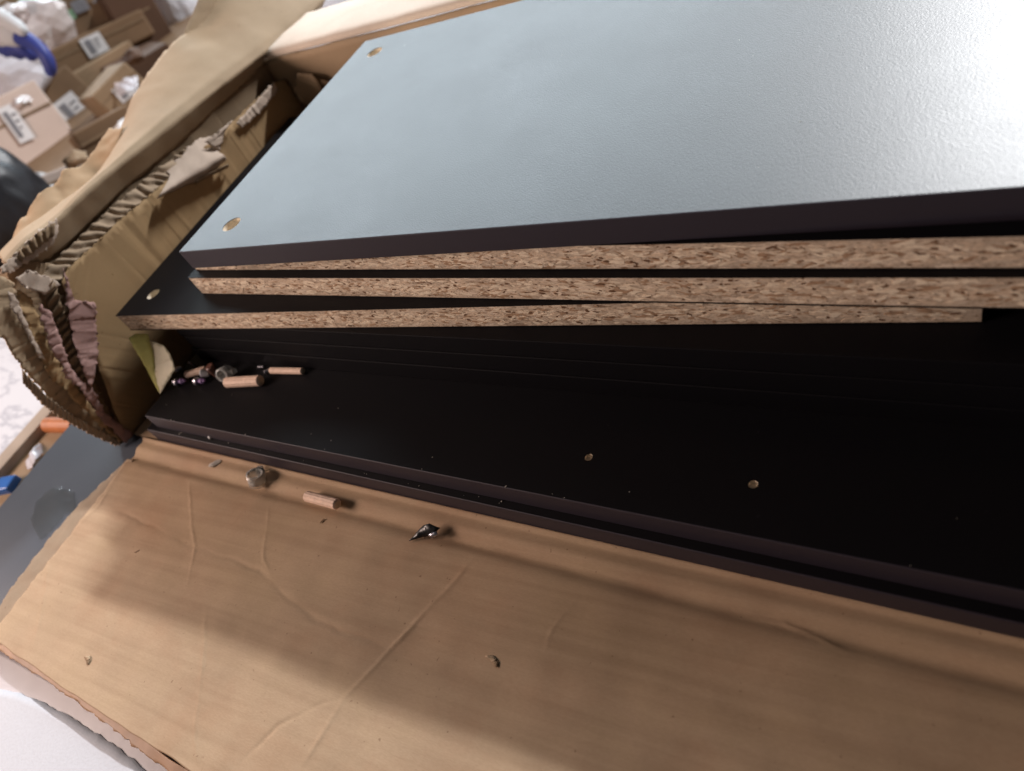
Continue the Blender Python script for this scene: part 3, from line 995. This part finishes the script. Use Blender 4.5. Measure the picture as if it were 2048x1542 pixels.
# strip of raw board and bits at the left
xs = pz(120, 860, FLOOR + .012).x
st = thing('wooden_strip', (-0.842, -0.1, FLOOR + .0002), 'grey-brown wooden strip lying along the slate grey board', 'wood strip')
bevel(frombm('strip_body', boxbm(-0.012, 0.012, 0, 0.9, 0, 0.013), 'strip', st), .001)
st.location.x = -0.872
o = cyl('orange_tube', 0.052, 0.0085, 'orange', None, 20, 0, .001)
put(o, 86, 850, 165, 850, FLOOR, .0085)
tag(o, 'short orange plastic tube poking out beside the torn carton end', 'tube')
bm = boxbm(-.012, .012, -.009, .009, 0, .012)
o = bevel(frombm('blue_block', bm, 'blue'), .002)
q = pz(16, 972, FLOOR + .006)
o.location = (q.x, q.y, FLOOR + .0002)
o.rotation_euler = (0, 0, .3)
tag(o, 'small blue plastic block at the left edge by the wooden strip', 'block')
o = sheet('plastic_scrap', [[pz(48, 925, FLOOR + .004), pz(62, 905, FLOOR + .012), pz(80, 888, FLOOR + .004)],
                            [pz(60, 940, FLOOR + .003), pz(72, 918, FLOOR + .018), pz(88, 905, FLOOR + .003)]], 16, 8, 'bag', None, .0003, .003, 120, 3, (.002, .002, .002, .002))
tag(o, 'crumpled clear plastic scrap between wooden strip and slate board', 'plastic scrap')
o = frombm('tan_board', boxbm(-0.03, 0.03, -.2, .45, 0, .004), 'carton2')
o.location = (-.832, .2, FLOOR + .0002)
tag(o, 'narrow tan cardboard strip between the wooden strip and slate board', 'cardboard strip')

# white foam sheet and film at the front left
fo = [pz(u, v, -.0074) for u, v in ((-90, 1372), (0, 1380), (60, 1395), (150, 1440), (250, 1505), (320, 1570), (400, 1660))]
rows = [fo, [Vector((p.x - .03, p.y - .05, -.0074)) for p in fo], [Vector((p.x - .06, p.y - .12, -.0074)) for p in fo]]
o = sheet('foam_sheet', rows, 60, 14, 'foam', None, .0010, .0002, 22, 6, (.0015, 0, 0, 0))
tag(o, 'white foam sheet on the floor at the lower left corner', 'foam sheet')
fi = [pz(u, v, -.0078) for u, v in ((-90, 1270), (0, 1296), (100, 1350), (220, 1420), (330, 1510), (440, 1600))]
rows = [fi, [p + Vector((-.02, -.05, -.0004)) for p in fi], [p + Vector((-.04, -.12, -.0004)) for p in fi]]
o = sheet('plastic_film', rows, 50, 16, 'film', None, .0004, .0002, 25, 8, (.001, .002, 0, 0))
tag(o, 'cloudy grey plastic film between the foam sheet and the carton flap', 'plastic film')

# ------------------------------------------------------------------ far pile of parcels
VY = math.atan2(-0.59, 1.04)   # direction from the pile back to the camera


def parcel(u, v, t, wpx, hpx, d, m, label, yaw=0.0, roll=0.0, pitch=0.0, lab=None, extra=None):
    """carton whose front faces the camera; u,v = centre of its front face, t = distance along the view axis"""
    c = pt(u, v, t)
    w_, h_ = wpx * t / F, hpx * t / F
    e = thing('parcel', c, label, 'parcel', group='parcels piled on the floor behind')
    e.rotation_euler = (Matrix.Rotation(VY + math.pi / 2 + yaw, 3, 'Z') @ Matrix.Rotation(roll, 3, 'Y') @ Matrix.Rotation(pitch, 3, 'X')).to_euler()
    # local: x right as seen from the camera, -y towards the camera
    body = frombm('carton_body', boxbm(-w_ / 2, w_ / 2, 0, d, -h_ / 2, h_ / 2), m, e)
    for q in body.data.vertices:
        q.co += Vector((bynoise(q.co, 9, u), bynoise(q.co, 9, v), bynoise(q.co, 9, u + 1))) * 0.006
    bevel(body, .004, 3)
    tape = frombm('tape_seam', boxbm(-w_ / 2 * .98, w_ / 2 * .98, -.0012, -.0002, -.002, .002), 'kraft_dark', e)
    tape.location.z = h_ * .18
    if lab:
        lx, lz, lw, lh, rz = [q * t / F for q in lab[:4]] + [lab[4]]
        pl = frombm('label', boxbm(-lw / 2, lw / 2, -.0036, -.0026, -lh / 2, lh / 2), 'label', e)
        pl.location = (lx, 0, lz)
        pl.rotation_euler = (0, rz, 0)
        pr = frombm('print_block', boxbm(-lw * .34, -lw * .05, -.0046, -.0038, -lh * .36, lh * .36), 'print', pl)
        for k in range(3):
            frombm('print_line', boxbm(lw * .06, lw * (.36 - .07 * k), -.0046, -.0038, lh * (.2 - .18 * k), lh * (.26 - .18 * k)), 'print', pl)
    if extra:
        for (ex, ez, ew, eh, em) in extra:
            k = t / F
            q = frombm('print_mark', boxbm(-ew / 2 * k, ew / 2 * k, -.0036, -.0026, -eh / 2 * k, eh / 2 * k), em, e)
            q.location = (ex * k, 0, ez * k)
            bevel(q, .006)
    return e


parcel(35, 272, 1.60, 190, 150, .16, 'carton3', 'pale beige parcel at the front left of the pile with a narrow label', .15, .14, -.3, (12, 20, 30, 72, .05))
parcel(150, 225, 1.74, 110, 140, .14, 'carton', 'brown parcel in the middle of the pile with a square white label', .1, -.1, -.15, (0, 2, 48, 62, .05))
parcel(195, 92, 1.82, 220, 52, .15, 'carton', 'long brown parcel with a barcode label below the green-marked box', 0, .12, -.1, (-4, 4, 42, 36, 0))
parcel(165, 28, 1.84, 150, 84, .16, 'carton', 'brown parcel with a green printed mark on top of the pile', -.1, .15, -.1, None, ((-22, 6, 18, 18, 'green'), (4, 14, 30, 22, 'print'), (40, 12, 22, 5, 'print')))
parcel(222, 138, 1.78, 130, 52, .14, 'carton2', 'tan parcel wedged between the barcode parcel and the taped parcel', .1, .05, -.1, None)
parcel(248, 186, 1.56, 100, 70, .14, 'carton2', 'tan parcel with a label under glossy clear tape', .2, -.15, -.1, (6, 2, 44, 30, .1))
parcel(290, 55, 1.88, 90, 150, .18, 'carton4', 'dark brown parcel standing in shade beside the white bag', .1, .1, 0, None)
parcel(225, 275, 1.36, 120, 80, .12, 'carton', 'brown parcel low in the pile beside the torn carton flap', .1, .1, -.2, None)
parcel(120, 372, 1.32, 90, 60, .12, 'carton3', 'pale parcel lowest in the pile behind the black bag', .1, .2, -.3, None)
parcel(45, 135, 1.98, 130, 90, .2, 'carton2', 'tan parcel behind the gloved hand', .1, .1, 0, None)
parcel(30, -10, 2.3, 200, 150, .2, 'carton3', 'large pale parcel at the top left corner behind the hand', .1, .1, 0, None)


parcel(60, 60, 2.05, 150, 120, .2, 'carton', 'brown parcel half hidden behind the wrap and glove', .2, .1, 0, None)
parcel(330, 190, 1.75, 120, 150, .16, 'carton4', 'dark parcel added to darken the gap behind the bent carton flap', .1, .1, 0, None)  # dark filler standing for the shaded gap between parcels
parcel(255, -30, 2.3, 200, 90, .2, 'carton2', 'tan parcel at the top edge behind the green-marked parcel', .1, .1, 0, None)
o = sheet('filler_sheet', [[Vector((-3.4, .2, FLOOR + .004)), Vector((-2.2, .3, FLOOR + .006)), Vector((-1.15, .42, FLOOR + .003))],
                              [Vector((-3.4, 3.2, FLOOR + .004)), Vector((-2.0, 3.0, FLOOR + .006)), Vector((-1.0, 2.4, FLOOR + .003))]], 40, 40, 'carton', None, .003, .004, 4, 3, (.01, .01, .01, .01))  # added brown filler that covers the bright floor between parcels
tag(o, 'brown cardboard sheet added as filler under the pile of parcels', 'cardboard sheet')


def crumple(name, u, v, t, size, m, label, cat, seed, sub=3, amp=.30, smooth=False):
    bm = bmesh.new()
    bmesh.ops.create_icosphere(bm, subdivisions=sub, radius=1)
    for q in bm.verts:
        c = q.co.copy()
        k = 1 + amp * bynoise(c, 1.2, seed) + amp * .5 * (1 - 2 * abs(bynoise(c, 2.6, seed + 1))) + amp * .15 * bynoise(c, 7, seed + 2)
        q.co = Vector((c.x * size[0], c.y * size[1], c.z * size[2])) * k
    o = frombm(name, bm, m, None, smooth)
    o.location = pt(u, v, t)
    o.rotation_euler = (0, 0, VY + math.pi / 2)
    return tag(o, label, cat)


crumple('plastic_bag', 365, 12, 2.0, (.06, .05, .11), 'bag', 'crumpled white plastic bag behind the bent carton flap', 'bag', 3)
crumple('plastic_wrap', 85, 60, 1.80, (.07, .05, .06), 'rosefilm', 'crumpled clear wrap lying behind the blue glove fingers', 'plastic wrap', 5)
crumple('plastic_wrap', 35, 150, 1.66, (.08, .05, .05), 'bag', 'crumpled white wrap lying below the gloved hand', 'plastic wrap', 8)
o = sheet('plastic_wrap', [[pt(228, 170, 1.545), pt(250, 158, 1.535), pt(275, 152, 1.545)], [pt(238, 192, 1.54), pt(258, 182, 1.525), pt(278, 172, 1.54)]], 14, 8, 'bag', None, .0006, .004, 90, 3, (.003, .003, .003, .003), False)
tag(o, 'glossy clear film on the parcel with the taped label', 'plastic wrap')
o = sheet('paper_scrap', [[pt(222, 262, 1.31), pt(236, 244, 1.30), pt(256, 236, 1.31)], [pt(232, 276, 1.30), pt(244, 262, 1.29), pt(262, 250, 1.30)]], 10, 6, 'label', None, .0008, .004, 60, 7, (.003, .003, .003, .003), False)
tag(o, 'white paper scrap low in the pile beside the carton flap', 'scrap')
o = sheet('paper_scrap', [[pt(62, 352, 1.34), pt(85, 345, 1.33), pt(112, 352, 1.34)], [pt(80, 378, 1.31), pt(98, 384, 1.30), pt(122, 380, 1.31)]], 10, 6, 'label', None, .0008, .006, 40, 9, (.003, .003, .003, .003), False)
tag(o, 'white crumpled paper right of the black bag', 'scrap')
crumple('black_bag', -20, 430, 1.25, (.10, .08, .12), 'blackbag', 'black bag at the left edge behind the torn carton', 'bag', 14, 5, .10, True)
crumple('plastic_bag', 705, 0, 1.15, (.08, .05, .03), 'bag', 'clear plastic film lying behind the folded back flap', 'plastic film', 16)

rnd = random.Random(5)
for k, (u, v, t_, m_, lb) in enumerate((
                                       (40, 205, 1.52, 'rosefilm', 'clear plastic packet on top of the pale beige parcel'), (150, 318, 1.30, 'carton2', 'torn tan cardboard scrap below the square label parcel'),
                                       (20, 20, 1.75, 'rosefilm', 'clear plastic packet at the top left corner'),
                                       (262, 112, 1.66, 'carton4', 'dark brown cardboard scrap above the tan wedged parcel'))):
    du, dv = 24 + 6 * (k % 3), 14 + 4 * (k % 2)
    o = sheet('carton_scrap' if 'scrap' in lb else 'plastic_packet', [[pt(u - du, v + 6, t_), pt(u - 4, v - dv, t_ - .015), pt(u + du * .6, v - dv - 4, t_)], [pt(u - du * .5, v + dv, t_ - .02), pt(u + 2, v + 2, t_ - .04), pt(u + du, v - 4, t_ - .02)],
              [pt(u - du * .2, v + dv + 8, t_), pt(u + 10, v + dv, t_ - .02), pt(u + du + 4, v + 10, t_)]], 14, 12, m_, None, .0008, .006, 45, 11 + k, (.004, .004, .004, .004), False, None, .004)
    tag(o, lb, 'scrap' if 'scrap' in lb else 'packet')

# gloved hand reaching in from the left edge
HT = 1.42
hand = thing('person', pt(-60, 40, HT), 'arm in grey-white work glove with blue rubber fingers reaching over the parcels', 'person')


def tube(name, chain, m, parent, base, seg=14):
    """smooth tapered tube through (u, v, t, radius px), rounded at both ends"""
    pts = resample([pt(u, v, t) - base for u, v, t, r in chain], 26)
    rr = resample([Vector((c[3] * c[2] / F, i, 0)) for i, c in enumerate(chain)], 26)
    vs, fs = [], []
    n = len(pts)
    for i in range(n):
        d = (pts[min(n - 1, i + 1)] - pts[max(0, i - 1)]).normalized()
        s_ = d.cross(Vector((.3, .2, 1))).normalized()
        t_ = d.cross(s_)
        e = min(i, n - 1 - i)
        k = (0.35, 0.75, 0.93, 1)[min(3, e)]
        r = rr[i].x * k
        for q in range(seg):
            a_ = 2 * math.pi * q / seg
            vs.append(pts[i] + s_ * r * math.cos(a_) + t_ * r * math.sin(a_))
    for i in range(n - 1):
        for q in range(seg):
            fs.append((i * seg + q, i * seg + (q + 1) % seg, (i + 1) * seg + (q + 1) % seg, (i + 1) * seg + q))
    fs.append(tuple(range(seg))[::-1])
    fs.append(tuple(range((n - 1) * seg, n * seg)))
    return link(name, vs, fs, m, parent, True)


HB = pt(-60, 40, HT)
tube('glove_back', [(-160, -10, HT, 46), (-70, 30, HT, 44), (-20, 52, HT, 40), (20, 62, HT, 34), (50, 78, HT, 24)], 'glove', hand, HB, 20)
tube('index_finger', [(30, 70, HT, 17), (62, 84, HT - .01, 16), (88, 108, HT - .01, 14), (100, 134, HT, 13), (100, 152, HT + .01, 11)], 'rubber', hand, HB)
tube('middle_finger', [(15, 85, HT + .02, 17), (42, 96, HT + .02, 15), (60, 108, HT + .03, 13), (66, 118, HT + .04, 11)], 'rubber', hand, HB)
tube('ring_finger', [(-5, 82, HT + .03, 16), (20, 98, HT + .04, 14), (38, 108, HT + .05, 12), (44, 114, HT + .05, 10)], 'rubber', hand, HB)
tube('little_finger', [(-25, 78, HT + .04, 14), (-5, 94, HT + .05, 12), (12, 104, HT + .06, 10), (18, 110, HT + .06, 9)], 'rubber', hand, HB)
tube('thumb', [(-30, 30, HT - .02, 18), (5, 36, HT - .03, 16), (32, 52, HT - .03, 14), (52, 66, HT - .03, 11)], 'glove', hand, HB)
